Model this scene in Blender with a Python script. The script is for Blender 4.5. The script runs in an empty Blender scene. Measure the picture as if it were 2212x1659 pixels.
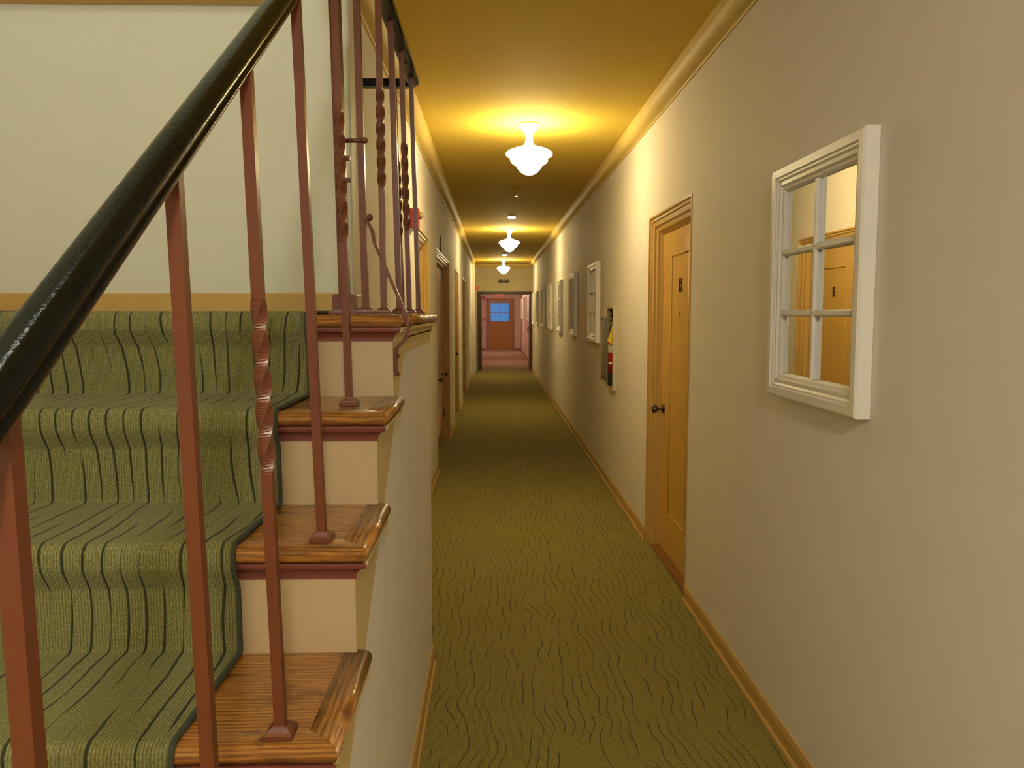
import bpy, bmesh, math, random
from mathutils import Vector, Matrix

random.seed(7)
S = bpy.context.scene
COL = S.collection
PI = math.pi

# ------------------------------------------------------------------ materials
class NT:
    """small node-graph helper"""
    def __init__(s, name):
        s.m = bpy.data.materials.new(name)
        s.m.use_nodes = True
        s.t = s.m.node_tree
        s.b = s.t.nodes.get('Principled BSDF')
    def n(s, kind, **kw):
        nd = s.t.nodes.new(kind)
        for k, v in kw.items():
            setattr(nd, k, v)
        return nd
    def put(s, sock, v):
        if isinstance(v, bpy.types.NodeSocket):
            s.t.links.new(v, sock)
        elif isinstance(v, (tuple, list)) and len(v) == 3 and sock.type == 'RGBA':
            sock.default_value = (*v, 1)
        else:
            sock.default_value = v
    def math(s, op, a, b=None, c=None, clamp=False):
        nd = s.n('ShaderNodeMath', operation=op, use_clamp=clamp)
        s.put(nd.inputs[0], a)
        if b is not None: s.put(nd.inputs[1], b)
        if c is not None: s.put(nd.inputs[2], c)
        return nd.outputs[0]
    def mix(s, f, a, b):
        nd = s.n('ShaderNodeMix', data_type='RGBA')
        s.put(nd.inputs['Factor'], f)
        s.put(nd.inputs[6], a); s.put(nd.inputs[7], b)
        return nd.outputs[2]
    def ramp(s, v, lo, hi):
        nd = s.n('ShaderNodeMapRange', interpolation_type='SMOOTHSTEP')
        s.put(nd.inputs[0], v)
        s.put(nd.inputs[1], lo); s.put(nd.inputs[2], hi)
        return nd.outputs[0]
    def coord(s, what='Object'):
        return s.n('ShaderNodeTexCoord').outputs[what]
    def geo_pos(s):
        return s.n('ShaderNodeNewGeometry').outputs['Position']
    def mapping(s, v, scale=(1, 1, 1), loc=(0, 0, 0)):
        nd = s.n('ShaderNodeMapping')
        s.put(nd.inputs[0], v)
        nd.inputs['Scale'].default_value = scale
        nd.inputs['Location'].default_value = loc
        return nd.outputs[0]
    def noise(s, v, scale, detail=2, rough=.5):
        nd = s.n('ShaderNodeTexNoise')
        s.put(nd.inputs['Vector'], v)
        nd.inputs['Scale'].default_value = scale
        nd.inputs['Detail'].default_value = detail
        nd.inputs['Roughness'].default_value = rough
        return nd.outputs[0]
    def comb(s, x, y, z=0.0):
        nd = s.n('ShaderNodeCombineXYZ')
        s.put(nd.inputs[0], x); s.put(nd.inputs[1], y); s.put(nd.inputs[2], z)
        return nd.outputs[0]
    def sep(s, v):
        nd = s.n('ShaderNodeSeparateXYZ')
        s.put(nd.inputs[0], v)
        return nd.outputs
    def bump(s, h, strength=.3, dist=.01):
        nd = s.n('ShaderNodeBump')
        s.put(nd.inputs['Height'], h)
        nd.inputs['Strength'].default_value = strength
        nd.inputs['Distance'].default_value = dist
        s.t.links.new(nd.outputs[0], s.b.inputs['Normal'])
    def set(s, **kw):
        names = dict(color='Base Color', rough='Roughness', metal='Metallic', ior='IOR', trans='Transmission Weight',
                     coat='Coat Weight', coatr='Coat Roughness', spec='Specular IOR Level', alpha='Alpha',
                     emit='Emission Color', estr='Emission Strength', sheen='Sheen Weight')
        for k, v in kw.items():
            s.put(s.b.inputs[names[k]], v)
        return s.m

def plain(name, col, rough=.5, metal=0., bump=None, var=.06, **kw):
    """painted or metal surface: base colour with slight mottling and an optional fine bump"""
    t = NT(name)
    p = t.geo_pos()
    n = t.noise(p, 6, 3)
    c = t.mix(n, tuple(x * (1 - var) for x in col), tuple(min(1, x * (1 + var)) for x in col))
    t.set(color=c, rough=rough, metal=metal, **kw)
    if bump:
        t.bump(t.noise(p, bump[0], 4, .6), bump[1], .004)
    return t.m

M = {}
M['wall'] = plain('wall_paint_cream', (.735, .695, .645), .72, bump=(22, .10), var=.03, spec=.25)
M['stairwall'] = plain('stairwell_plaster', (.69, .68, .555), .6, bump=(9, .35), var=.03)
M['peach'] = plain('riser_paint_peach', (.37, .272, .155), .5, bump=(40, .08), var=.03)
M['stringer'] = plain('stringer_paint', (.60, .46, .22), .5, bump=(30, .08), var=.03)
M['ceil'] = plain('ceiling_paint_gold', (.68, .49, .078), .8, bump=(60, .08), var=.03, spec=.15)
M['crown'] = plain('crown_paint_gold', (.66, .49, .13), .6, var=.03)
M['trim'] = plain('trim_paint_mustard', (.52, .335, .10), .33, var=.05)
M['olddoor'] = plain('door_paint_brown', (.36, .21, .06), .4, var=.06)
M['endwall_shaded'] = plain('end_wall_painted_shade', (.50, .43, .26), .55, bump=(22, .1), var=.03)  # wall cream darkened: the dimness at the corridor end is put into the colour
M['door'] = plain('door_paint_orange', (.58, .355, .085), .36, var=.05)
M['closet'] = plain('closet_door_brown', (.42, .23, .08), .3, var=.08)
M['iron'] = plain('iron_paint_rust_red', (.104, .028, .0115), .32, bump=(90, .12), var=.12, spec=.4)
M['maroon'] = plain('maroon_paint', (.13, .034, .024), .38, bump=(60, .1), var=.1)
M['black'] = plain('handrail_black_varnish', (.0035, .004, .0032), .13, bump=(150, .14), var=.2, spec=.16)
M['blackiron'] = plain('black_iron', (.012, .014, .012), .4, bump=(60, .3), var=.2)
M['white'] = plain('mirror_frame_white', (.74, .72, .68), .38, var=.02)
M['offwhite'] = plain('white_plastic', (.78, .76, .70), .4, var=.02)
M['bronze'] = plain('dark_bronze', (.16, .12, .075), .25, metal=1.)
M['chrome'] = plain('chrome', (.75, .73, .68), .12, metal=1.)
M['red'] = plain('red_plastic', (.42, .02, .012), .35)
M['redpaint'] = plain('red_enamel', (.45, .022, .018), .25)
M['yellow'] = plain('yellow_tag', (.85, .60, .01), .5)
M['numeral'] = plain('numeral_dark_brown', (.02, .012, .006), .5)
M['ink'] = plain('pale_lettering', (.80, .62, .50), .5)
M['darkwood'] = plain('dark_stained_jamb', (.055, .026, .014), .4, var=.15)
M['darkleaf'] = plain('fire_door_dark', (.016, .010, .008), .4, var=.15)
M['fardoor'] = plain('far_door_brown', (.40, .19, .05), .4, var=.08)
M['fartrim'] = plain('far_trim_brown', (.34, .15, .05), .45, var=.08)
M['farwall'] = plain('far_wall_pinkish', (.68, .54, .45), .55, bump=(22, .1), var=.03)
M['farcarpet'] = plain('far_carpet_brown', (.26, .175, .11), .95, bump=(300, .4), var=.12, spec=.1)
M['daylight_patch'] = plain('painted_daylight_pale', (.40, .41, .46), .28, var=.06)  # bluish window light on the far floor, put into the colour
M['grey'] = plain('grey_housing', (.10, .095, .08), .5)
M['steel'] = plain('cabinet_steel_paint', (.52, .47, .36), .35)
M['darkrec'] = plain('cabinet_inner', (.20, .17, .10), .5)
M['hose'] = plain('black_rubber', (.02, .02, .022), .5)

def mat_mirror():
    t = NT('mirror_glass')
    return t.set(color=(.86, .87, .84), rough=.015, metal=1.)
M['mirror'] = mat_mirror()

def mat_glass(name, col=(.95, .97, .96)):
    t = NT(name)
    t.set(color=col, rough=.02, trans=1., ior=1.45)
    return t.m
M['glass'] = mat_glass('clear_acrylic')
def mat_pane():
    t = NT('thin_clear_pane')
    tr = t.n('ShaderNodeBsdfTransparent'); gl = t.n('ShaderNodeBsdfGlossy'); gl.inputs['Roughness'].default_value = .03
    tr.inputs[0].default_value = (.93, .95, .95, 1)
    fr = t.n('ShaderNodeFresnel'); fr.inputs[0].default_value = 1.45
    mx = t.n('ShaderNodeMixShader')
    t.t.links.new(fr.outputs[0], mx.inputs[0]); t.t.links.new(tr.outputs[0], mx.inputs[1]); t.t.links.new(gl.outputs[0], mx.inputs[2])
    t.t.links.new(mx.outputs[0], t.t.nodes['Material Output'].inputs[0])
    return t.m
M['pane'] = mat_pane()

def mat_emit(name, col, e, body=(.9, .88, .8), rough=.2):
    t = NT(name)
    return t.set(color=body, rough=rough, emit=col, estr=e)

def mat_wood():
    """varnished orange oak, grain along U"""
    t = NT('varnished_oak')
    uv = t.coord('UV')
    o = t.sep(uv)
    u, v = o[0], o[1]
    w = t.noise(t.comb(t.math('MULTIPLY', u, 2.2), t.math('MULTIPLY', v, 16)), 1, 3)
    vv = t.math('ADD', v, t.math('MULTIPLY', w, .035))
    rings = t.math('SINE', t.math('MULTIPLY', vv, 620))
    rings = t.math('MULTIPLY_ADD', rings, .5, .5)
    fine = t.noise(t.comb(t.math('MULTIPLY', u, 14), t.math('MULTIPLY', v, 420)), 1, 3, .65)
    big = t.noise(t.comb(t.math('MULTIPLY', u, 5), t.math('MULTIPLY', v, 26)), 1, 3, .6)
    g = t.math('MULTIPLY_ADD', fine, .6, t.math('MULTIPLY', rings, .22))
    c = t.mix(t.ramp(g, .22, .62), (.155, .055, .009), (.40, .175, .030))
    c = t.mix(t.ramp(big, .50, .72), c, (.10, .036, .008))
    wear = t.noise(t.geo_pos(), 13, 4, .6)
    c = t.mix(t.ramp(wear, .60, .72), c, (.10, .045, .015))
    t.set(color=c, rough=t.math('MULTIPLY_ADD', fine, .12, .22), coat=.35, coatr=.12)
    t.bump(fine, .25, .0012)
    return t.m
M['oak'] = mat_wood()

def mat_carpet(name, base_a, base_b, dark, amp=.15, wide=.085):
    """loop-pile carpet: ribs and dark wavy broken lines that run along V (metres)"""
    t = NT(name)
    uv = t.coord('UV')
    o = t.sep(uv)
    u, v = o[0], o[1]
    P = .037
    n1 = t.noise(t.comb(t.math('MULTIPLY', u, 2.2), t.math('MULTIPLY', v, 3.1)), 1, 1.0)
    n2 = t.noise(t.comb(t.math('MULTIPLY', u, 7), t.math('MULTIPLY', v, 5), 4.0), 1, 0)
    uu = t.math('ADD', u, t.math('MULTIPLY', t.math('SUBTRACT', n1, .5), amp))
    uu = t.math('ADD', uu, t.math('MULTIPLY', t.math('SUBTRACT', n2, .5), .010))
    q = t.math('DIVIDE', uu, P)
    cell = t.math('FLOOR', q)
    d = t.math('ABSOLUTE', t.math('SUBTRACT', t.math('FRACT', q), .5))
    seg = t.noise(t.comb(t.math('MULTIPLY', cell, 3.7), t.math('MULTIPLY', v, 4.6), 1.7), 1, 1)
    jit = t.noise(t.comb(t.math('MULTIPLY', u, 260), t.math('MULTIPLY', v, 260)), 1, 1)
    wid = t.math('MULTIPLY', t.ramp(seg, .33, .60), wide)
    edge = t.math('ADD', d, t.math('MULTIPLY', t.math('SUBTRACT', jit, .5), .07))
    line = t.math('SUBTRACT', 1.0, t.ramp(edge, t.math('MULTIPLY', wid, .55), t.math('ADD', wid, .012)))
    line = t.math('MULTIPLY', line, t.ramp(seg, .34, .50))
    sp = t.noise(t.comb(t.math('MULTIPLY', u, 330), t.math('MULTIPLY', v, 170)), 1, 2, .7)
    hue = t.noise(t.comb(t.math('MULTIPLY', u, 120), t.math('MULTIPLY', v, 60), 9.0), 1, 2, .7)
    c = t.mix(t.ramp(sp, .33, .68), base_a, base_b)
    c = t.mix(t.math('MULTIPLY', t.ramp(hue, .55, .75), .5), c, (base_b[0] * .9, base_b[1] * .80, base_b[2] * 2.2))
    # rib valleys between loops
    ru = t.math('MULTIPLY_ADD', t.math('SINE', t.math('MULTIPLY', u, 2 * PI / .0058)), .5, .5)
    rv = t.math('MULTIPLY_ADD', t.math('SINE', t.math('MULTIPLY', v, 2 * PI / .0047)), .5, .5)
    rib = t.math('MULTIPLY', t.math('POWER', ru, .6), t.math('MULTIPLY_ADD', rv, .35, .65))
    c = t.mix(t.math('MULTIPLY', t.math('SUBTRACT', 1.0, rib), .55), c, tuple(x * .35 for x in base_a))
    c = t.mix(t.math('MULTIPLY', line, .93), c, dark)
    t.set(color=c, rough=.95, spec=.15, sheen=.05)
    h = t.math('SUBTRACT', t.math('MULTIPLY_ADD', sp, .4, rib), t.math('MULTIPLY', line, 1.2))
    t.bump(h, .55, .0022)
    return t.m
M['carpet'] = mat_carpet('olive_loop_carpet', (.205, .172, .030), (.355, .306, .068), (.034, .030, .012), .15, .054)
M['runner'] = mat_carpet('olive_runner_carpet', (.140, .138, .044), (.255, .250, .100), (.020, .022, .010), .075, .085)
M['binding'] = plain('carpet_binding_dark_green', (.030, .034, .018), .9, bump=(300, .4), var=.2)

# ------------------------------------------------------------------ mesh building
class MB:
    """collects shapes in world coordinates; build() links them as ONE mesh object"""
    def __init__(s):
        s.bm = bmesh.new()
        s.uv = s.bm.loops.layers.uv.new('UVMap')
    def face(s, vs, uvs=None, smooth=False):
        try:
            f = s.bm.faces.new(vs)
        except ValueError:
            return None
        f.smooth = smooth
        if uvs:
            for l, c in zip(f.loops, uvs):
                l[s.uv].uv = c
        return f
    def box(s, a, b, bevel=0., seg=2, uvaxes=None):
        x0, y0, z0 = (min(a[i], b[i]) for i in range(3))
        x1, y1, z1 = (max(a[i], b[i]) for i in range(3))
        vs = [s.bm.verts.new(p) for p in ((x0, y0, z0), (x1, y0, z0), (x1, y1, z0), (x0, y1, z0),
                                          (x0, y0, z1), (x1, y0, z1), (x1, y1, z1), (x0, y1, z1))]
        fs = [s.face([vs[i] for i in q]) for q in ((3, 2, 1, 0), (4, 5, 6, 7), (0, 1, 5, 4), (1, 2, 6, 5), (2, 3, 7, 6), (3, 0, 4, 7))]
        if bevel:
            es = list({e for f in fs for e in f.edges})
            r = bmesh.ops.bevel(s.bm, geom=es, offset=bevel, segments=seg, affect='EDGES', profile=.5)
            fs = [f for f in s.bm.faces if f in set(r['faces']) or f in fs]
        return fs
    def sweep(s, prof, path_frames, closed=True, cap=True, smooth=True, uvw=None):
        """prof: list of 2-D points; path_frames: list of (origin, ax, ay) placing the profile"""
        rings = []
        for (o, ax, ay) in path_frames:
            rings.append([s.bm.verts.new(o + ax * p[0] + ay * p[1]) for p in prof])
        n = len(prof)
        for i in range(len(rings) - 1):
            for j in range(n if closed else n - 1):
                k = (j + 1) % n
                s.face([rings[i][j], rings[i][k], rings[i + 1][k], rings[i + 1][j]], smooth=smooth)
        if cap and closed:
            s.face(list(reversed(rings[0]))); s.face(rings[-1])
        return rings
    def extrude_y(s, prof, y0, y1, smooth=False):
        """prof: (x, z) points, extruded along Y"""
        return s.sweep(prof, [(Vector((0, y, 0)), Vector((1, 0, 0)), Vector((0, 0, 1))) for y in (y0, y1)], smooth=smooth)
    def extrude_x(s, prof, x0, x1, smooth=False):
        """prof: (y, z) points, extruded along X"""
        return s.sweep(prof, [(Vector((x, 0, 0)), Vector((0, 1, 0)), Vector((0, 0, 1))) for x in (x0, x1)], smooth=smooth)
    def tube(s, pts, r, n=10, up=Vector((0, 0, 1))):
        pts = [Vector(p) for p in pts]
        fr = []
        for i, p in enumerate(pts):
            d = (pts[min(i + 1, len(pts) - 1)] - pts[max(i - 1, 0)]).normalized()
            a = d.cross(up)
            if a.length < 1e-4: a = d.cross(Vector((1, 0, 0)))
            a.normalize(); b = a.cross(d).normalized()
            rr = r[i] if isinstance(r, (list, tuple)) else r
            fr.append((p, a * rr, b * rr))
        prof = [(math.cos(2 * PI * k / n), math.sin(2 * PI * k / n)) for k in range(n)]
        s.sweep(prof, fr)
    def bar(s, pts, w, h, up=Vector((0, 0, 1)), side=None):
        """flat bar of w by h along a polyline"""
        pts = [Vector(p) for p in pts]
        fr = []
        for i, p in enumerate(pts):
            d = (pts[min(i + 1, len(pts) - 1)] - pts[max(i - 1, 0)]).normalized()
            a = Vector(side) if side else d.cross(up).normalized()
            b = a.cross(d).normalized()
            fr.append((p, a, b))
        prof = [(-w / 2, -h / 2), (w / 2, -h / 2), (w / 2, h / 2), (-w / 2, h / 2)]
        s.sweep(prof, fr, smooth=False)
    def lathe(s, prof, o, axis=(0, 0, 1), n=32, smooth=True):
        """prof: (r, h) along the axis from o"""
        ax = Vector(axis).normalized()
        a = ax.cross(Vector((0, 0, 1)) if abs(ax.z) < .9 else Vector((1, 0, 0))).normalized()
        b = ax.cross(a)
        o = Vector(o)
        rings = []
        for (r, h) in prof:
            if r < 1e-6:
                rings.append([s.bm.verts.new(o + ax * h)])
            else:
                rings.append([s.bm.verts.new(o + ax * h + (a * math.cos(2 * PI * k / n) + b * math.sin(2 * PI * k / n)) * r) for k in range(n)])
        for i in range(len(rings) - 1):
            A, B = rings[i], rings[i + 1]
            for k in range(n):
                l = (k + 1) % n
                if len(A) == 1 and len(B) == 1: continue
                if len(A) == 1: s.face([A[0], B[l], B[k]], smooth=smooth)
                elif len(B) == 1: s.face([A[k], A[l], B[0]], smooth=smooth)
                else: s.face([A[k], A[l], B[l], B[k]], smooth=smooth)
        for R, rev in ((rings[0], True), (rings[-1], False)):
            if len(R) > 1: s.face(list(reversed(R)) if rev else R)
    def uv_planar(s, ua, va):
        for f in s.bm.faces:
            for l in f.loops:
                c = l.vert.co
                l[s.uv].uv = (c[ua] + .31 * c[3 - ua - va], c[va] + .9 * c[3 - ua - va])
        return s
    def build(s, name, mat, parent=None, loc=None):
        bmesh.ops.recalc_face_normals(s.bm, faces=s.bm.faces[:])
        base = Vector((0, 0, 0))
        if parent is not None:
            q = parent
            while q is not None:
                base += q.location; q = q.parent
        if loc is not None: base += Vector(loc) - base
        if base.length: bmesh.ops.translate(s.bm, verts=s.bm.verts[:], vec=-base)
        me = bpy.data.meshes.new(name)
        s.bm.to_mesh(me); s.bm.free()
        for m in (mat if isinstance(mat, (list, tuple)) else [mat]): me.materials.append(m)
        o = bpy.data.objects.new(name, me)
        COL.objects.link(o)
        if parent is not None:
            o.parent = parent
        elif loc is not None:
            o.location = loc
        return o

def tag(o, label=None, cat=None, group=None, kind=None):
    if label: o['label'] = label
    if cat: o['category'] = cat
    if group: o['group'] = group
    if kind: o['kind'] = kind
    return o
def thing(name, loc, label, cat, group=None, kind=None):
    o = bpy.data.objects.new(name, None)
    o.empty_display_size = .1
    COL.objects.link(o); o.location = loc
    return tag(o, label, cat, group, kind)
def copy_tree(o, parent=None):
    c = o.copy(); COL.objects.link(c); c.parent = parent
    for ch in list(o.children): copy_tree(ch, c)
    return c
def text_mesh(txt, size, depth=.001, bold=0., line=1.):
    cu = bpy.data.curves.new('lettering', 'FONT')
    cu.body = txt; cu.size = size; cu.extrude = depth; cu.offset = bold
    cu.align_x = 'CENTER'; cu.align_y = 'CENTER'; cu.space_line = line
    ob = bpy.data.objects.new('lettering', cu)
    me = bpy.data.meshes.new_from_object(ob)
    bpy.data.objects.remove(ob); bpy.data.curves.remove(cu)
    return me
def place_text(name, txt, size, mat, parent, pos, xdir, ydir, sx=1., **kw):
    """letters whose reading direction is xdir and whose up is ydir"""
    me = text_mesh(txt, size, **kw)
    me.materials.append(mat)
    o = bpy.data.objects.new(name, me); COL.objects.link(o)
    x, y = Vector(xdir), Vector(ydir); z = x.cross(y)
    me.transform(Matrix((x * sx, y, z)).transposed().to_4x4())
    o.parent = parent
    base = Vector((0, 0, 0)); q = parent
    while q is not None:
        base += q.location; q = q.parent
    o.location = Vector(pos) - base
    return o

# ------------------------------------------------------------------ setting
XR, XL = 1.0, -.53                     # corridor walls
ZC = 2.755                             # corridor ceiling
YB, YS, YE, YF = -4.2, 3.1, 21.2, 32.5 # behind camera, landing back wall, dark doorway, far end wall
XSW = -2.1                             # stairwell outer wall
ZT = 5.2                               # stairwell ceiling

def holed_wall(mb, x0, x1, y0, y1, z0, z1, holes):
    """slab with its faces at x0 and x1, running in Y and Z, with rectangular through holes"""
    ys = sorted({y0, y1, *[h[0] for h in holes], *[h[1] for h in holes]})
    zs = sorted({z0, z1, *[h[2] for h in holes], *[h[3] for h in holes]})
    def solid(i, j):
        if i < 0 or j < 0 or i >= len(ys) - 1 or j >= len(zs) - 1: return False
        cy, cz = (ys[i] + ys[i + 1]) / 2, (zs[j] + zs[j + 1]) / 2
        return not any(h[0] < cy < h[1] and h[2] < cz < h[3] for h in holes)
    V = {}
    def v(x, y, z):
        k = (x, y, z)
        if k not in V: V[k] = mb.bm.verts.new(k)
        return V[k]
    for i in range(len(ys) - 1):
        for j in range(len(zs) - 1):
            if not solid(i, j): continue
            a, b, c, d = ys[i], ys[i + 1], zs[j], zs[j + 1]
            for x in (x0, x1): mb.face([v(x, a, c), v(x, b, c), v(x, b, d), v(x, a, d)])
            if not solid(i - 1, j): mb.face([v(x0, a, c), v(x1, a, c), v(x1, a, d), v(x0, a, d)])
            if not solid(i + 1, j): mb.face([v(x0, b, c), v(x1, b, c), v(x1, b, d), v(x0, b, d)])
            if not solid(i, j - 1): mb.face([v(x0, a, c), v(x1, a, c), v(x1, b, c), v(x0, b, c)])
            if not solid(i, j + 1): mb.face([v(x0, a, d), v(x1, a, d), v(x1, b, d), v(x0, b, d)])

def struct(name, mb, mat, label, cat, parent=None):
    return tag(mb.build(name, mat, parent), label, cat, kind='structure')

# openings: (side, outer y0, outer y1)
D12 = (4.12, 5.24)
DA = (5.58, 6.70)
DB = (7.60, 9.72)
DC = (11.15, 12.36)
DD = (13.96, 15.10)
DZ = 2.10

# floor
mb = MB()
def carpet_quad(mb, x0, x1, y0, y1, z):
    vs = [mb.bm.verts.new(p) for p in ((x0, y0, z), (x1, y0, z), (x1, y1, z), (x0, y1, z))]
    mb.face(vs, [(p.co.x, p.co.y) for p in vs])
carpet_quad(mb, XSW - .15, XR + .25, YB - .15, YF + .15, 0)
fl = struct('floor', mb, M['carpet'], 'olive green hallway carpet with broken wavy dark lines', 'floor')

# right wall with door 12 and the extinguisher niche
CAB = (6.60, 6.94, .885, 1.54)
mb = MB(); holed_wall(mb, XR, XR + .2, YB, YE, 0, ZC + .05, [(D12[0], D12[1], 0, DZ), CAB])
struct('wall_right', mb, M['wall'], 'long cream right wall hung with white framed mirrors', 'wall')
# left corridor wall beyond the landing
mb = MB(); holed_wall(mb, XL - .2, XL, YS + .1, YE, 0, ZC + .05, [(d[0], d[1], 0, DZ) for d in (DA, DB, DC, DD)])
struct('wall_left', mb, M['wall'], 'cream left corridor wall with a row of doors beyond the stair landing', 'wall')
mb = MB(); mb.box((XL, 19.75, 0), (XL + .075, YE, 2.671))
struct('wall_left_pier', mb, M['wall'], 'shallow cream pier on the left wall just before the dark doorway', 'wall')
# wall behind the landing with a rounded outer corner
mb = MB()
R = .022
prof = [(XSW - .1, YS), (XL - R, YS)] + [(XL - R + R * math.sin(a), YS + R - R * math.cos(a)) for a in [PI / 2 * k / 6 for k in range(1, 7)]] + [(XL, YS + .1), (XSW - .1, YS + .1)]
mb.sweep(prof, [(Vector((0, 0, z)), Vector((1, 0, 0)), Vector((0, 1, 0))) for z in (0, ZT)], smooth=False)
struct('wall_landing', mb, M['stairwall'], 'pale plaster wall behind the carpeted stair landing', 'wall')
# rest of the stairwell and the hall behind the camera
mb = MB(); mb.box((XSW - .1, YB, 0), (XSW, YS, ZT)); struct('wall_stairwell', mb, M['stairwall'], 'outer stairwell wall left of the stairs', 'wall')
mb = MB(); mb.box((XSW, YB - .1, 0), (XR + .2, YB, ZC + .05)); struct('wall_behind', mb, M['wall'], 'hall wall behind the viewpoint', 'wall')
mb = MB(); mb.box((XL, .0, ZC + .1), (XL + .1, YS, ZT)); struct('wall_upper_side', mb, M['stairwall'], 'upper stairwell wall above the corridor ceiling edge', 'wall')
mb = MB(); mb.box((XSW, -.1, ZC + .1), (XL + .1, .0, ZT)); struct('wall_upper_front', mb, M['stairwall'], 'upper stairwell wall over the foot of the stairs', 'wall')
mb = MB(); mb.box((XSW - .1, -.1, ZT), (XL + .1, YS + .1, ZT + .1)); struct('ceiling_stairwell', mb, M['stairwall'], 'stairwell ceiling high above the landing', 'ceiling')
# ceilings
mb = MB(); mb.box((XL, 0, ZC), (XR + .2, YE, ZC + .1)); mb.box((XSW, YB, ZC), (XR + .2, 0, ZC + .1)); mb.box((XL - .2, YS + .1, ZC), (XL, YE, ZC + .1))
struct('ceiling', mb, M['ceil'], 'gold painted corridor ceiling with hanging schoolhouse lamps', 'ceiling')
# end wall with the dark doorway
OX0, OX1, OZ = -.315, .952, 1.98
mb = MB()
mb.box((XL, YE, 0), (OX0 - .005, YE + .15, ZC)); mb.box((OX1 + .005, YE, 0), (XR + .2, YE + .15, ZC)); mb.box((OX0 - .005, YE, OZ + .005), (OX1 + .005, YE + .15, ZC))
struct('wall_end', mb, M['endwall_shaded'], 'cream end wall around the dark framed doorway', 'wall')
# far corridor
XFL, XFR, ZF = -.62, 1.09, 2.6
mb = MB(); mb.box((XFR, YE + .15, 0), (XFR + .15, YF + .15, ZF)); struct('wall_far_right', mb, M['farwall'], 'pinkish right wall of the far corridor', 'wall')
mb = MB(); mb.box((XFL - .15, YE + .15, 0), (XFL, YF + .15, ZF)); struct('wall_far_left', mb, M['farwall'], 'pinkish left wall of the far corridor', 'wall')
mb = MB(); mb.box((XFL - .15, YE + .15, ZF), (XFR + .15, YF + .15, ZF + .1)); struct('ceiling_far', mb, M['farwall'], 'pinkish ceiling of the far corridor', 'ceiling')
FX0, FX1, FZ = -.235, .775, 2.02
mb = MB()
mb.box((XFL, YF, 0), (FX0, YF + .15, ZF)); mb.box((FX1, YF, 0), (XFR, YF + .15, ZF)); mb.box((FX0, YF, FZ), (FX1, YF + .15, ZF))
struct('wall_far_end', mb, M['farwall'], 'pinkish far end wall around the door with blue panes', 'wall')

# far corridor floor: brown carpet, then daylight from the door painted as a pale strip
mb = MB(); mb.box((XFL, YE + .15, .0005), (XFR, 29.9, .004)); mb.uv_planar(0, 1)
struct('floor_far', mb, M['farcarpet'], 'brownish carpet of the far corridor', 'floor')
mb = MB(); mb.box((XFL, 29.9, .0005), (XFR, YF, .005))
struct('floor_far_daylight', mb, M['daylight_patch'], 'pale bluish daylight painted on the floor in front of the far door', 'floor')

# baseboards
def base_prof(x, sgn, h=.084):
    """baseboard with a shoe; x is the wall face, sgn points into the room"""
    P = [(0, 0), (.017, 0), (.017, .008), (.014, .015), (.009, .02), (.009, .066), (.007, .072), (.007, h - .006), (.004, h), (0, h)]
    return [(x + sgn * a, b) for a, b in P]
def baseboard(n, x, sgn, spans, label, mat='trim'):
    mb = MB()
    for y0, y1 in spans: mb.extrude_y(base_prof(x, sgn), y0, y1)
    struct('baseboard_' + n, mb, M[mat], label, 'baseboard')
baseboard('right', XR, -1, [(YB, D12[0]), (D12[1], YE)], 'mustard baseboard along the right wall')
baseboard('left', XL, 1, [(3.40, DA[0]), (DA[1], DB[0]), (DB[1], DC[0]), (DC[1], DD[0]), (DD[1], 19.75)], 'mustard baseboard along the left corridor wall')
baseboard('far_right', XFR, -1, [(YE + .15, YF)], 'brown baseboard of the far corridor right wall', 'fartrim')
mb = MB()
mb.extrude_x([(YF - a, b) for a, b in [(0, 0), (.017, 0), (.012, .1), (0, .1)]], XFL, FX0 - .07); mb.extrude_x([(YF - a, b) for a, b in [(0, 0), (.017, 0), (.012, .1), (0, .1)]], FX1 + .07, XFR - .02)
struct('baseboard_far_end', mb, M['fartrim'], 'brown baseboard either side of the far door', 'baseboard')

# crown mouldings
def crown_prof(x, sgn):
    P = [(0, 2.672), (.010, 2.672), (.013, 2.678), (.026, 2.680)]
    P += [(.026 + .056 * math.sin(a), 2.680 + .056 * (1 - math.cos(a))) for a in [PI / 2 * k / 8 for k in range(1, 9)]]
    P += [(.084, 2.738), (.086, ZC), (0, ZC)]
    return [(x + sgn * a, b) for a, b in P]
mb = MB(); r_ = mb.extrude_y(crown_prof(XR, -1), YB, YE); struct('trim_1', mb, M['crown'], 'gold crown moulding along the top of the right wall', 'crown moulding')
mb = MB(); mb.extrude_y(crown_prof(XL, 1), YS, YE); struct('trim_2', mb, M['crown'], 'gold crown moulding along the top of the left wall', 'crown moulding')
mb = MB(); mb.extrude_x(crown_prof(YE, -1), XL + .02, XR - .02); struct('trim_4', mb, M['crown'], 'gold crown moulding along the top of the end wall', 'crown moulding')
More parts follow.
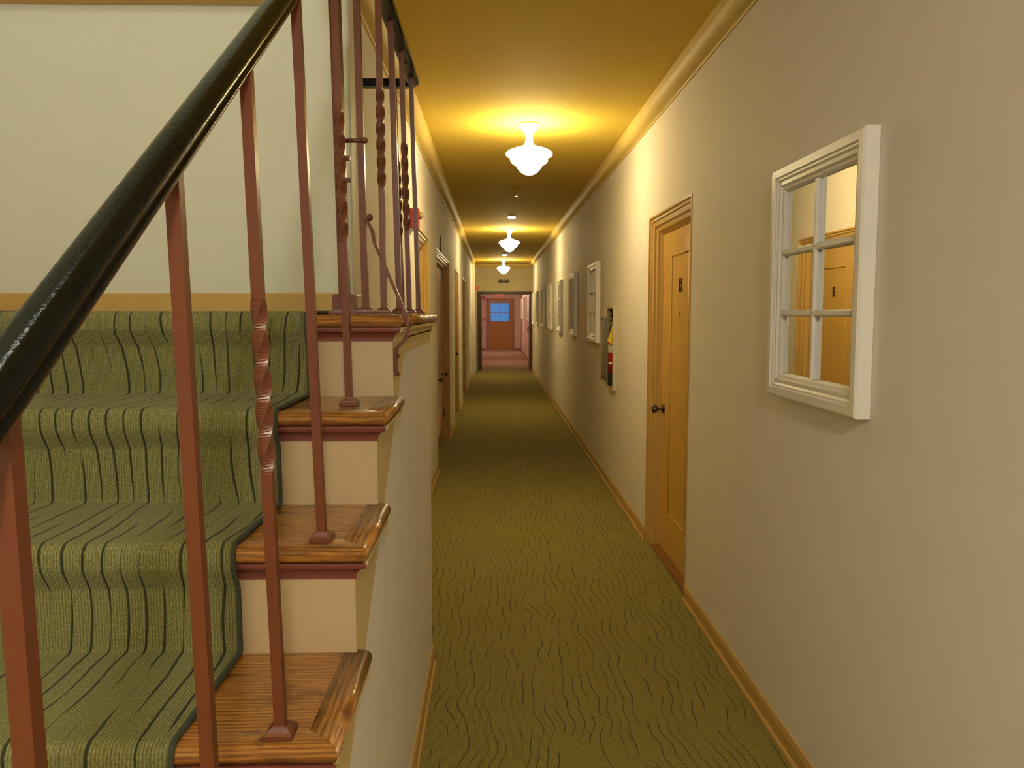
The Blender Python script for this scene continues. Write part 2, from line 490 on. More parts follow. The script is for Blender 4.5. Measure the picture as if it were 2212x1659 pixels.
# moulding high on the landing wall
mb = MB(); mb.extrude_x([(YS, 2.618), (YS - .012, 2.618), (YS - .030, 2.628), (YS - .034, 2.66), (YS - .02, 2.74), (YS, 2.76)], XSW, -.80)
struct('trim_3', mb, M['trim'], 'mustard picture rail high on the landing wall', 'picture rail')
LZ = 1.495
mb = MB(); mb.extrude_x([(YS, LZ + .006), (YS - .016, LZ + .006), (YS - .014, LZ + .05), (YS - .009, LZ + .053), (YS - .009, LZ + .074), (YS - .004, LZ + .08), (YS, LZ + .08)], XSW, XL - .012)
struct('baseboard_landing', mb, M['trim'], 'mustard baseboard of the landing wall', 'baseboard')
mb = MB(); mb.extrude_y([(XL + a, LZ + .001 + b) for a, b in [(0, 0), (.016, 0), (.014, .044), (.009, .047), (.009, .068), (.004, .074), (0, .074)]], YS + .03, 3.395)
struct('baseboard_landing_side', mb, M['trim'], 'short mustard baseboard round the landing wall corner', 'baseboard')

# ------------------------------------------------------------------ doors in the side walls
def casing(mb, x, sgn, y0, y1, zt, w=.11, d=.068):
    """stepped casing that sinks from the wall face x into the opening; sgn = direction into the wall"""
    P = [(0.0, -.004), (.012, -.006), (.018, .004), (.030, .006), (.036, .014), (.060, .020), (.066, .032), (.088, .038), (.094, .050), (w, d), (w, d + .03), (-.001, d + .03)]
    def ring(fy):
        return [fy(a, b) for a, b in P]
    # mitred path: bottom far -> top far -> top near -> bottom near
    paths = []
    rings = []
    for (yy, zz, sy, sz) in ((y1, 0, -1, 0), (y1, zt, -1, -1), (y0, zt, 1, -1), (y0, 0, 1, 0)):
        rings.append([mb.bm.verts.new((x + sgn * b, yy + sy * a, zz + sz * a)) for a, b in P])
    n = len(P)
    for i in range(3):
        for j in range(n):
            k = (j + 1) % n
            mb.face([rings[i][j], rings[i][k], rings[i + 1][k], rings[i + 1][j]])
    mb.face(rings[0]); mb.face(rings[-1])

def knob(mb, x, sgn, y, z, s=1.):
    """round door knob with rose, sticking out of face x away from sgn"""
    mb.lathe([(.032 * s, 0), (.032 * s, .006), (.022 * s, .010), (.010 * s, .014), (.009 * s, .032), (.016 * s, .040), (.026 * s, .050),
              (.028 * s, .060), (.024 * s, .070), (.012 * s, .076), (0, .077)], (x, y, z), (-sgn, 0, 0), 24)

def panel_door(n, side, yy, label, casing_mat, slab_mat, number=None, knob_y=None):
    x, sgn = (XR, 1) if side == 'R' else (XL, -1)
    y0, y1 = yy
    root = thing('door_%d' % n, (x, (y0 + y1) / 2, 0), label, 'door', kind='structure')
    mb = MB(); casing(mb, x, sgn, y0 + .001, y1 - .001, DZ - .001)
    mb.build('door_casing', casing_mat, root)
    a, b, zt = y0 + .113, y1 - .113, DZ - .113
    xs = x + sgn * .070
    # slab with one long recessed panel
    st, zb, zp = .225, .264, zt - .145
    mb = MB()
    P0, P1 = a + st, b - st
    mb.box((xs, a, .012), (xs + sgn * .042, P0, zt)); mb.box((xs, P1, .012), (xs + sgn * .042, b, zt))
    mb.box((xs, P0, .012), (xs + sgn * .042, P1, zb)); mb.box((xs, P0, zp), (xs + sgn * .042, P1, zt))
    slab = mb.build('door_slab', slab_mat, root)
    mb = MB(); mb.box((xs + sgn * .006, P0, zb), (xs + sgn * .036, P1, zp)); 
    mb.build('door_panel', slab_mat, slab)
    mb = MB()
    for q in (((P0, zb), (P1, zb)), ((P0, zp), (P1, zp)), ((P0, zb), (P0, zp)), ((P1, zb), (P1, zp))):
        (ya, za), (yb, zb_) = q
        mb.tube([(xs + sgn * .004, ya, za), (xs + sgn * .004, yb, zb_)], .006, 8, up=Vector((1, 0, 0)))
    mb.build('panel_moulding', slab_mat, slab)
    ky = knob_y if knob_y else b - .07
    mb = MB(); knob(mb, xs, sgn, ky, .90); mb.build('door_knob', M['bronze'], root)
    mb = MB(); mb.lathe([(.0085, 0), (.0085, .004), (.004, .005), (0, .005)], (xs + sgn * .006, (y0 + y1) / 2, 1.495), (-sgn, 0, 0), 14); mb.build('peephole', M['bronze'], root)
    if number:
        o = place_text('door_number', number, .098, M['numeral'], root, (xs + sgn * .0045, (y0 + y1) / 2, 1.655),
                       (0, -sgn, 0), (0, 0, 1), sx=.95, depth=.0015, bold=.0055)
        tag(o, 'dark bold numeral plate')
    mb = MB(); mb.extrude_y([(x - sgn * .004, .0005), (x - sgn * .004, .006), (x + sgn * .02, .014), (x + sgn * .115, .014), (x + sgn * .115, .0005)], a - .11, b + .11)
    # threshold trimmed between the jamb feet
    mb.bm.free(); mb = MB(); mb.extrude_y([(x + sgn * .012, .001), (x + sgn * .02, .011), (x + sgn * .115, .011), (x + sgn * .115, .001)], a, b)
    tag(mb.build('threshold', M['oak'], root), 'orange wooden threshold')
    mb = MB(); mb.box((x + sgn * .13, y0 + .01, 0.002), (x + sgn * .19, y1 - .01, DZ - .01)); mb.build('door_backing', M['darkwood'], root)
    return root
panel_door(1, 'R', D12, 'orange panelled door numbered 12 in the right wall', M['trim'], M['door'], '12')
panel_door(2, 'L', DA, 'orange panelled door numbered 3 just beyond the landing', M['trim'], M['door'], '3')
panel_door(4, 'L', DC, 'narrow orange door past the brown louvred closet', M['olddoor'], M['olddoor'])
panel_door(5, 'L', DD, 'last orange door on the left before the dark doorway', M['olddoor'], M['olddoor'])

# bifold louvred closet doors
root = thing('door_3', (XL, 8.66, 0), 'glossy brown bifold closet doors with louvred lower halves', 'door', kind='structure')
mb = MB(); casing(mb, XL, -1, DB[0] + .001, DB[1] - .001, DZ - .001); mb.build('door_casing', M['closet'], root)
ya, yb = DB[0] + .113, DB[1] - .113
w = (yb - ya) / 4
xs = XL - .070
for k in range(4):
    a, b = ya + k * w + .002, ya + (k + 1) * w - .002
    zt = DZ - .116
    mb = MB()
    mb.box((xs, a, .02), (xs - .032, a + .05, zt)); mb.box((xs, b - .05, .02), (xs - .032, b, zt))
    for z0, z1 in ((.02, .14), (.76, .86), (zt - .03, zt)): mb.box((xs, a + .05, z0), (xs - .032, b - .05, z1))
    lf = mb.build('door_leaf', M['closet'], root)
    mb = MB(); mb.box((xs - .0015, a + .05, .86), (xs - .026, b - .05, zt - .03)); mb.build('leaf_panel', M['closet'], lf)
    mb = MB()
    nl = 20
    for i in range(nl):
        z = .15 + i * (.60 / nl)
        mb.extrude_y([(xs - .002, z), (xs - .028, z + .026), (xs - .030, z + .022), (xs - .004, z - .004)], a + .05, b - .05)
    mb.build('louvre_slats', M['closet'], lf)
for ky in (ya + w * 2 - .16, ya + w * 3 + .22):
    mb = MB(); knob(mb, xs, -1, ky, .80, .8); mb.build('door_knob', M['bronze'], root)
for hz in (1.93, .32):
    mb = MB(); mb.lathe([(.007, 0), (.007, .10)], (XL - .060, yb + .006, hz - .05), (0, 0, 1), 10); mb.box((XL - .050, yb + .012, hz - .045), (XL - .046, yb + .05, hz + .045))
    mb.build('hinge', M['bronze'], root)
mb = MB(); mb.box((XL - .13, DB[0] + .01, .002), (XL - .19, DB[1] - .01, DZ - .01)); mb.build('door_backing', M['darkwood'], root)

# dark doorway frame with the two open fire doors
root = thing('door_6', ((OX0 + OX1) / 2, YE, 0), 'dark brown framed double doorway at the end of the corridor', 'doorway', kind='structure')
mb = MB()
for x0, x1 in ((OX0 - .10, OX0), (OX1, XR - .002)): mb.box((x0, YE - .018, 0.001), (x1, YE + .17, OZ))
mb.box((OX0 - .10, YE - .018, OZ), (XR - .002, YE + .17, OZ + .075))
mb.build('door_frame', M['darkwood'], root)
for x, s in ((OX0 + .004, 1), (OX1 - .004, -1)):
    mb = MB(); mb.box((x, YE + .19, .012), (x - s * .045, YE + .80, OZ - .015), .003); 
    lf = mb.build('door_leaf', M['darkleaf'], root)
    mb = MB(); mb.box((x + s * .004, YE + .66, .98), (x + s * .008, YE + .74, 1.14)); mb.tube([(x + s * .004, YE + .70, 1.00), (x + s * .035, YE + .70, 1.02), (x + s * .035, YE + .70, 1.10), (x + s * .004, YE + .70, 1.12)], .008, 8, up=Vector((0, 1, 0)))
    mb.build('door_pull', M['bronze'], lf)

# far door with four blue panes
root = thing('door_7', ((FX0 + FX1) / 2, YF, 0), 'brown door with four blue window panes at the far end', 'door', kind='structure')
mb = MB()
mb.box((FX0 - .055, YF - .02, .001), (FX0 + .03, YF + .12, FZ)); mb.box((FX1 - .03, YF - .02, .001), (FX1 + .055, YF + .12, FZ)); mb.box((FX0 - .055, YF - .02, FZ - .03), (FX1 + .055, YF + .12, FZ + .06))
mb.build('door_frame', M['fartrim'], root)
wx0, wx1, wz0, wz1 = -.11, .61, 1.168, 1.885
a, b, zt = FX0 + .032, FX1 - .032, FZ - .033
mb = MB()
y0, y1 = YF + .02, YF + .065
mb.box((a, y0, .012), (wx0, y1, zt)); mb.box((wx1, y0, .012), (b, y1, zt)); mb.box((wx0, y0, .012), (wx1, y1, wz0)); mb.box((wx0, y0, wz1), (wx1, y1, zt))
slab = mb.build('door_slab', M['fardoor'], root)
mb = MB(); xm, zm = (wx0 + wx1) / 2, (wz0 + wz1) / 2
mb.box((xm - .013, y0 + .005, wz0), (xm + .013, y1 - .005, wz1)); mb.box((wx0, y0 + .006, zm - .013), (wx1, y1 - .006, zm + .013)); mb.build('glazing_bars', M['fardoor'], slab)
mb = MB()
mb.box((wx0, y0 + .02, wz0), (wx1, y0 + .026, wz1)); mb.build('window_panes', M['pane'], slab)
mb = MB(); knob(mb, 0, 1, 0, 0); mb.bm.transform(Matrix.Translation((a + .06, y0, 1.02)) @ Matrix.Rotation(PI / 2, 4, 'Z')); mb.build('door_knob', M['chrome'], root)
mb = MB(); mb.box((FX0 + .03, YF - .01, .0055), (FX1 - .03, YF + .12, .012)); mb.build('threshold', M['steel'], root)

# ------------------------------------------------------------------ staircase
RISE, RUN = .213, .3085
XN = -.234            # nosing ends
XSF = -.262           # stringer face
def nose_y(k): return 2.09 - RUN * k
def riser_y(k): return 2.12 - RUN * k      # face of the riser under tread k
st = thing('staircase', (-1.0, 1.2, 0), 'oak staircase with peach risers and maroon mouldings rising to a landing', 'staircase')
TH = .032
RET = .052
def nosing_prof(y, z, back):
    """(y, z) outline of a tread board with a rounded front at y"""
    r = TH / 2
    P = [(back, z - TH), (y + RET, z - TH), (y + r, z - TH)] + [(y + r - r * math.sin(a), z - r - r * math.cos(a)) for a in [PI * k / 10 for k in range(1, 10)]] + [(y + r, z), (y + RET, z), (back, z)]
    return P
for k in range(0, 7):
    z = LZ - RISE * k
    back = riser_y(k - 1) if k else 3.095
    y = nose_y(k)
    mb = MB()
    # board mitred at its front right corner against the end return
    rings = []
    P = nosing_prof(y, z, back)
    for xx in (XSW + .002, None):
        rings.append([mb.bm.verts.new((xx if xx is not None else XN - max(0.0, min(RET, p[0] - y)), p[0], p[1])) for p in P])
    n = len(P)
    for j in range(n):
        l = (j + 1) % n
        f = mb.face([rings[0][j], rings[0][l], rings[1][l], rings[1][j]], smooth=2 <= j < 13)
    mb.face(rings[0]); mb.face(rings[1])
    mb.uv_planar(0, 1)
    tr = mb.build('landing' if k == 0 else 'tread', M['oak'], st)
    # end return: board along Y with rounded right edge, reaching past the riser above
    yb = (riser_y(k - 1) + .012) if k else 3.42
    r = TH / 2
    prof = [(XN - RET, z - TH), (XN - r, z - TH)] + [(XN - r + r * math.sin(a), z - r - r * math.cos(a)) for a in [PI * q / 10 for q in range(1, 10)]] + [(XN - r, z), (XN - RET, z)]
    mb = MB(); rings = []
    for end in (0, 1):
        rings.append([mb.bm.verts.new((p[0], (y + (XN - p[0])) if not end else yb, p[1])) for p in prof])
    n = len(prof)
    for j in range(n):
        l = (j + 1) % n
        mb.face([rings[0][j], rings[0][l], rings[1][l], rings[1][j]], smooth=2 <= j < 12)
    mb.face(rings[0]); mb.face(rings[1])
    bmesh.ops.translate(mb.bm, verts=mb.bm.verts[:], vec=(0, .0012, 0))
    mb.uv_planar(1, 0)
    mb.build('nosing_return', M['oak'], tr)
    # riser below this tread
    zb = LZ - RISE * (k + 1)
    mb = MB(); mb.box((XSW + .002, riser_y(k) - .0014, max(0.001, zb + .0003)), (XSF + .0004, riser_y(k) - .0002, z - TH - .0005)); mb.box((XSW + .002, riser_y(k) - .0001, max(0.001, zb)), (XSF - .0165, riser_y(k) + .018, z - TH - .0005))
    mb.build('riser', M['peach'], st)
    # maroon cove under the nosing
    yr = riser_y(k)
    cp = [(yr, z - TH - .0005), (yr - .024, z - TH - .0005), (yr - .024, z - TH - .006)] + [(yr - .022 + .018 * math.sin(a), z - TH - .008 - .020 * (1 - math.cos(a)) - .004) for a in [PI / 2 * q / 5 for q in range(6)]] + [(yr - .004, z - TH - .036), (yr, z - TH - .036)]
    mb = MB(); rings = []
    for end in (0, 1):
        rings.append([mb.bm.verts.new((XSW + .002 if not end else XSF + (yr - p[0]), p[0], p[1])) for p in cp])
    n = len(cp)
    for j in range(n):
        l = (j + 1) % n
        mb.face([rings[0][j], rings[0][l], rings[1][l], rings[1][j]])
    mb.face(rings[0]); mb.face(rings[1])
    tag(mb.build('cove_moulding', M['maroon'], tr), 'maroon cove moulding under the nosing')
    # painted cove along the side under the return
    cp = [(XSF, z - TH - .0005)] + [(XSF + (yr - a), b) for a, b in cp[1:-1]] + [(XSF, z - TH - .036)]
    mb = MB(); mb.extrude_y(cp, yr + (.024 if k == 0 else .001), (yb - .012) if k == 0 else min(yb, riser_y(k - 1)) - .002)
    mb.build('side_cove', M['stringer'], tr)
# stringer: stepped skirt with a sloping lower edge
up = []
for k in range(6, -1, -1):
    up += [(riser_y(k), max(.002, LZ - RISE * (k + 1) - TH if k < 6 else .002)), (riser_y(k), LZ - RISE * k - TH)]
def low(y): return .68 + .729 * (y - 1.41)
LF = 1.385
ylf = 1.41 + (LF - .68) / .729
yl0 = 1.41 - .678 / .729
poly = up + [(3.385, LZ - TH), (3.385, LF), (ylf, LF), (yl0, .002)]
mb = MB(); mb.extrude_x(poly, XSF - .016, XSF); mb.build('stringer', M['stringer'], st)
mb = MB(); mb.extrude_x([(2.36, 1.452), (3.385, 1.452), (3.385, 1.418), (2.36, 1.418)], XSF - .002, XSF + .004); mb.build('fascia_band', M['stringer'], st)
# wall under the stairs and landing
mb = MB()
poly = [(yl0 + .03, .001), (ylf + .012, LF - .001), (3.385, LF - .001), (3.385, .001)]
mb.extrude_x(poly, XSF - .10, XSF - .003)
mb.box((XL + .004, 3.335, .001), (XSF - .101, 3.385, LF - .001))
struct('wall_under_stairs', mb, M['wall'], 'cream wall closing the side of the stairs below the landing', 'wall')
mb = MB(); mb.extrude_y(base_prof(XSF - .003, 1), .55, 3.385); struct('baseboard_stairs', mb, M['trim'], 'mustard baseboard on the wall under the stairs', 'baseboard')
mb = MB(); mb.box((XL + .004, 3.1, LZ - TH), (XN - RET - .001, 3.40, LZ - .0005)); mb.uv_planar(0, 1); mb.build('landing_end', M['oak'], st)

# ------------------------------------------------------------------ carpet runner
RX0, RX1 = -1.46, -.478
def runner_path():
    pts = []   # (y, z, fillet radius)
    off = .001
    pts.append((2.62, LZ + off, 0))
    for k in range(0, 7):
        z = LZ - RISE * k + off
        y = nose_y(k) - off
        zb = LZ - RISE * (k + 1) + off
        yr = riser_y(k)
        pts += [(y, z, .017), (y, z - TH - .004, .012), (yr - .0265, z - TH - .014, .02), (yr - .0085, z - TH - .046, .03), (yr - .0045, max(zb, .012), .022 if k < 6 else 0)]
    return pts
def fillet(pts, n=6):
    out = []
    for i, (y, z, r) in enumerate(pts):
        p = Vector((y, z))
        if r == 0 or i in (0, len(pts) - 1):
            out.append(p); continue
        a = Vector(pts[i - 1][:2]) - p; b = Vector(pts[i + 1][:2]) - p
        la, lb = a.length, b.length
        a.normalize(); b.normalize()
        ang = a.angle(b)
        t = min(r / math.tan(ang / 2), la * .48, lb * .48)
        p0, p1 = p + a * t, p + b * t
        for q in range(n + 1):
            s = q / n
            out.append(p0 * (1 - s) ** 2 + p * 2 * s * (1 - s) + p1 * s * s)
    return out
path = fillet(runner_path())
def normals(path):
    out = []
    for i in range(len(path)):
        d = (path[min(i + 1, len(path) - 1)] - path[max(i - 1, 0)]).normalized()
        out.append(Vector((-d.y, d.x)) * -1)
    return out
nrm = normals(path)
if nrm[0].y < 0: nrm = [-v for v in nrm]
CT = .009
rr = thing('stair_runner', (-.97, 1.2, LZ - RISE * 3), 'olive green carpet runner with wavy dark lines down the stairs', 'carpet runner')
mb = MB()
NX = 8
arc = [0.]
for i in range(1, len(path)): arc.append(arc[-1] + (path[i] - path[i - 1]).length)
top = [[mb.bm.verts.new((RX0 + (RX1 - RX0) * j / NX, (p + n_ * CT).x, (p + n_ * CT).y)) for j in range(NX + 1)] for p, n_ in zip(path, nrm)]
bot = [[mb.bm.verts.new((x, p.x, p.y)) for x in (RX0, RX1)] for p in path]
for i in range(len(path) - 1):
    for j in range(NX):
        vs = [top[i][j], top[i][j + 1], top[i + 1][j + 1], top[i + 1][j]]
        mb.face(vs, [(v.co.x, arc[i + (0 if q < 2 else 1)]) for q, v in enumerate(vs)], smooth=True)
    mb.face([bot[i][0], bot[i + 1][0], top[i + 1][0], top[i][0]])
    mb.face([bot[i][1], top[i][NX], top[i + 1][NX], bot[i + 1][1]])
    mb.face([bot[i][0], bot[i][1], bot[i + 1][1], bot[i + 1][0]])
mb.build('runner_pile', M['runner'], rr)
for x in (RX0, RX1):
    mb = MB()
    mb.tube([(x, (p + n_ * CT * .62).x, (p + n_ * CT * .62).y) for p, n_ in zip(path, nrm)], .0052, 8, up=Vector((1, 0, 0)))
    mb.build('edge_binding', M['binding'], rr)
mb = MB()
x0, x1, y0, y1, z0, z1 = -1.78, -.415, 2.64, 3.075, LZ + .001, LZ + .009
vs = [mb.bm.verts.new(p) for p in ((x0, y0, z0), (x1, y0, z0), (x1, y1, z0), (x0, y1, z0), (x0, y0, z1), (x1, y0, z1), (x1, y1, z1), (x0, y1, z1))]
for q in ((3, 2, 1, 0), (4, 5, 6, 7), (0, 1, 5, 4), (1, 2, 6, 5), (2, 3, 7, 6), (3, 0, 4, 7)): mb.face([vs[i] for i in q], [(vs[i].co.x, vs[i].co.y) for i in q])
tag(mb.build('landing_carpet', M['runner'], None, loc=(-1.1, 2.86, LZ)), 'olive carpet lying across the stair landing by the wall', 'carpet')

# ------------------------------------------------------------------ iron railing
rail = thing('stair_railing', (-.345, 1.5, 0), 'rust red iron balustrade with black moulded handrail along the stairs and landing', 'railing')
W = .0155
def rail_z(y): return 1.634 + .69 * (y - .93)      # underside of the stair handrail
def baluster(bx, by, bz, tx, ty, tz, twist=None, flange=.042, w=W, name='baluster', fh=.012):
    b, t = Vector((bx, by, bz + .0008)), Vector((tx, ty, tz))
    d = (t - b)
    mb = MB()
    N = 60 if twist else 1
    zs = [0, 1]
    if twist:
        c, ln, turns = twist
        z0, z1 = (c - ln / 2 - bz) / d.z, (c + ln / 2 - bz) / d.z
        zs = [0] + [z0 + (z1 - z0) * i / N for i in range(N + 1)] + [1]
    fr = []
    for q in zs:
        a = 0
        sc = 1
        if twist:
            s = max(0, min(1, (q - z0) / (z1 - z0)))
            a = s * turns * 2 * PI
            sc = 1 + .10 * math.sin(PI * s)
        fr.append((b + d * q, Vector((math.cos(a), math.sin(a), 0)) * sc, Vector((-math.sin(a), math.cos(a), 0)) * sc))
    h = w / 2
    mb.sweep([(-h, -h), (h, -h), (h, h), (-h, h)], fr, smooth=False)
    o = mb.build(name, M['iron'], rail)
    if flange:
        f = flange / 2
        mb = MB()
        mb.sweep([(-1, -1), (1, -1), (1, 1), (-1, 1)], [(b + Vector((0, 0, z)), Vector((s, 0, 0)), Vector((0, s, 0))) for z, s in ((.0005, f), (fh * .65, f), (fh, f * .86), (fh * 1.45, f * .5), (fh * 1.6, h + .0005))], smooth=False)
        mb.build('base_plate', M['iron'], o)
    return o
def tread_z(k): return LZ - RISE * k
#            x      y      step  top x   twist
for bx, by, k, tx, tw in ((-.341, 1.917, 1, -.3605, True), (-.326, 1.519, 2, -.3535, False), (-.326, 1.20, 3, -.3515, True),
                          (-.332, .935, 4, -.358, False), (-.337, .60, 5, -.360, True), (-.337, .29, 6, -.360, False)):
    bz, tz = tread_z(k), rail_z(by) + .026
    baluster(bx, by, bz, tx, by, tz, ((bz + tz) / 2 + (.04 if k == 3 else 0), .26 if k == 3 else .30, 1.25 if k == 3 else 1.5) if tw else None, w=.0165)
# handrail: moulded black rail with an iron flat underneath
HX = -.358
half = [(.0, .047), (.009, .0465), (.0165, .0435), (.0220, .0375), (.0242, .029), (.0232, .022), (.0195, .0175), (.0170, .0150), (.0165, .0125), (.0190, .0100), (.0205, .0060), (.0190, .0015), (.0160, .0), (0, 0)]
half = [(a * .78, b * .76) for a, b in half]
prof = half + [(-a, b) for a, b in reversed(half[1:-1])]
d = Vector((0, 1, .69)).normalized()
upv = Vector((0, -d.z, d.y))
def railpt(y): return Vector((HX, y, rail_z(y) + .024))
fr = [(railpt(y), Vector((1, 0, 0)), upv) for y in (.22, .6, 1.2, 1.8, 2.10)]
mb = MB(); mb.sweep(prof, fr); tag(mb.build('handrail', M['black'], rail), 'glossy black moulded handrail of the stairs')
mb = MB(); mb.bar([railpt(.24) + upv * -.003, railpt(2.08) + upv * -.003], .020, .006, up=upv); mb.build('rail_flat_bar', M['iron'], rail)
# newel post on the landing: box base, bar and small hooks
NXp, NYp = -.392, 2.165
mb = MB()
h = .0135
for dx in (0,):
    mb.sweep([(-h, -h), (h, -h), (h, h), (-h, h)], [(Vector((NXp, NYp, LZ + .04)), Vector((1, 0, 0)), Vector((0, 1, 0))), (Vector((NXp - .016, NYp, 2.56)), Vector((1, 0, 0)), Vector((0, 1, 0)))], smooth=False)
nw = mb.build('newel_post', M['iron'], rail)
mb = MB()
mb.sweep([(-1, -1), (1, -1), (1, 1), (-1, 1)], [(Vector((NXp, NYp, LZ + z)), Vector((s, 0, 0)), Vector((0, s, 0))) for z, s in ((.0005, .036), (.006, .036), (.014, .029), (.052, .027), (.054, .024), (.054, .014))], smooth=False)
mb.build('newel_base', M['iron'], nw)
mb = MB(); mb.box((NXp - .05, NYp - .02, 2.46), (HX + .01, NYp + .03, 2.52), .008); mb.bm.free(); mb = MB(); mb.lathe([(.034, 0), (.036, .012), (.030, .03), (.036, .05), (.02, .066), (0, .07)], (NXp - .016, NYp, 2.555), (0, 0, 1), 20); mb.build('newel_cap', M['black'], nw)
for z in (1.90, 1.845):
    mb = MB(); mb.box((NXp - .006 + h, NYp - .006, z - .006), (NXp + h + .007, NYp + .006, z + .006), .002); mb.build('hook', M['iron'], nw)
# landing guard
GX = -.29
GZ = 2.325
SX, SY = -.338, 2.17
baluster(SX, SY, LZ, SX - .012, SY, GZ + .01, None, .05, .0175, fh=.013)
baluster(-.284, 2.125, LZ, -.292, 2.150, GZ + .006, (1.945, .25, 1.5), .042)
baluster(-.272, 2.37, LZ, -.29, 2.385, GZ + .006, None, .042, .0165)
baluster(-.272, 2.65, LZ, -.29, 2.655, GZ + .006, (1.90, .28, 1.5), .042)
baluster(-.270, 2.955, LZ, -.289, 2.95, GZ + .006, None, .042)
baluster(-.338, 3.055, LZ, -.362, 3.078, GZ + .006, (1.92, .28, 1.5), .042)
gp = [(NXp - .012, NYp + .004, GZ), (-.352, 2.158, GZ), (-.318, 2.150, GZ), (-.302, 2.158, GZ), (-.293, 2.18, GZ), (GX, 2.24, GZ)]
gp += [(GX, y, GZ) for y in (2.4, 2.6, 2.8, 3.03)]
gp += [(GX - .045 + .045 * math.cos(a), 3.035 + .045 * math.sin(a), GZ) for a in [PI / 2 * q / 6 for q in range(1, 7)]]
gp += [(-.40, 3.080, GZ), (-.50, 3.080, GZ)]
def guard(mb, w, h, z, r):
    P = [(-w / 2, 0), (w / 2, 0), (w / 2, h * .5), (w / 2 - r, h * .9), (w / 2 - 2 * r, h), (-w / 2 + 2 * r, h), (-w / 2 + r, h * .9), (-w / 2, h * .5)]
    pts = [Vector(p) + Vector((0, 0, z)) for p in gp]
    fr = []
    for i, p in enumerate(pts):
        dd = (pts[min(i + 1, len(pts) - 1)] - pts[max(i - 1, 0)]).normalized()
        fr.append((p, dd.cross(Vector((0, 0, 1))).normalized(), Vector((0, 0, 1))))
    mb.sweep(P, fr, smooth=False)
mb = MB(); guard(mb, .044, .026, .005, .006); tag(mb.build('landing_rail', M['black'], rail), 'black landing guard rail with rounded corner')
mb = MB(); guard(mb, .030, .005, 0, .0005); mb.build('rail_flat_bar', M['blackiron'], rail)
for y in (2.47, 2.78):
    mb = MB(); mb.lathe([(.0055, 0), (.0055, .003), (.003, .0045), (0, .0045)], (GX, y, GZ), (0, 0, -1), 10); mb.build('rail_screw', M['blackiron'], rail)
# cross bolt with ball end
zb = 1.945
mb = MB(); mb.tube([(NXp - .004 + h, NYp, zb), (SX + .004, SY - .012, zb)], .0055, 10); mb.lathe([(0, -.009), (.006, -.007), (.0085, 0), (.006, .007), (0, .009)], (SX + .005, SY - .012, zb), (1, 0, 0), 14)
mb.build('cross_bolt', M['iron'], rail)
# brace bar: from the first guard baluster down round the nosing to the stringer
bp = [(SX + .004, SY - .010, 1.745), (SX + .012, SY - .014, 1.735), (SX + .022, SY - .016, 1.715)]
bp += [(-.308, 2.148, 1.68), (-.275, 2.140, 1.605), (-.247, 2.136, 1.54), (-.230, 2.134, 1.50), (-.224, 2.133, 1.477), (-.2225, 2.133, 1.462), (-.226, 2.133, 1.443), (-.235, 2.133, 1.426), (-.246, 2.133, 1.417), (-.254, 2.133, 1.408), (-.2568, 2.133, 1.396), (-.2568, 2.133, 1.36), (-.2568, 2.133, 1.335)]
mb = MB(); mb.bar(bp, .016, .009, side=(0, 1, 0))
br = mb.build('brace_bar', M['iron'], rail)
mb = MB(); mb.lathe([(0, 0), (.007, .002), (.010, .008), (.007, .014), (0, .016)], (SX + .010, SY - .022, 1.745), (1, 0, .3), 12)
mb.build('brace_scroll', M['iron'], br)
for z in (1.388, 1.343):
    mb = MB(); mb.lathe([(.007, 0), (.007, .003), (.004, .006), (0, .006)], (-.2522, 2.133, z), (1, 0, 0), 10); mb.build('brace_bolt', M['iron'], br)
mb = MB(); mb.lathe([(.006, 0), (.006, .003), (.003, .005), (0, .005)], (-.2185, 2.133, 1.468), (1, 0, 0), 10); mb.build('brace_bolt', M['iron'], br)

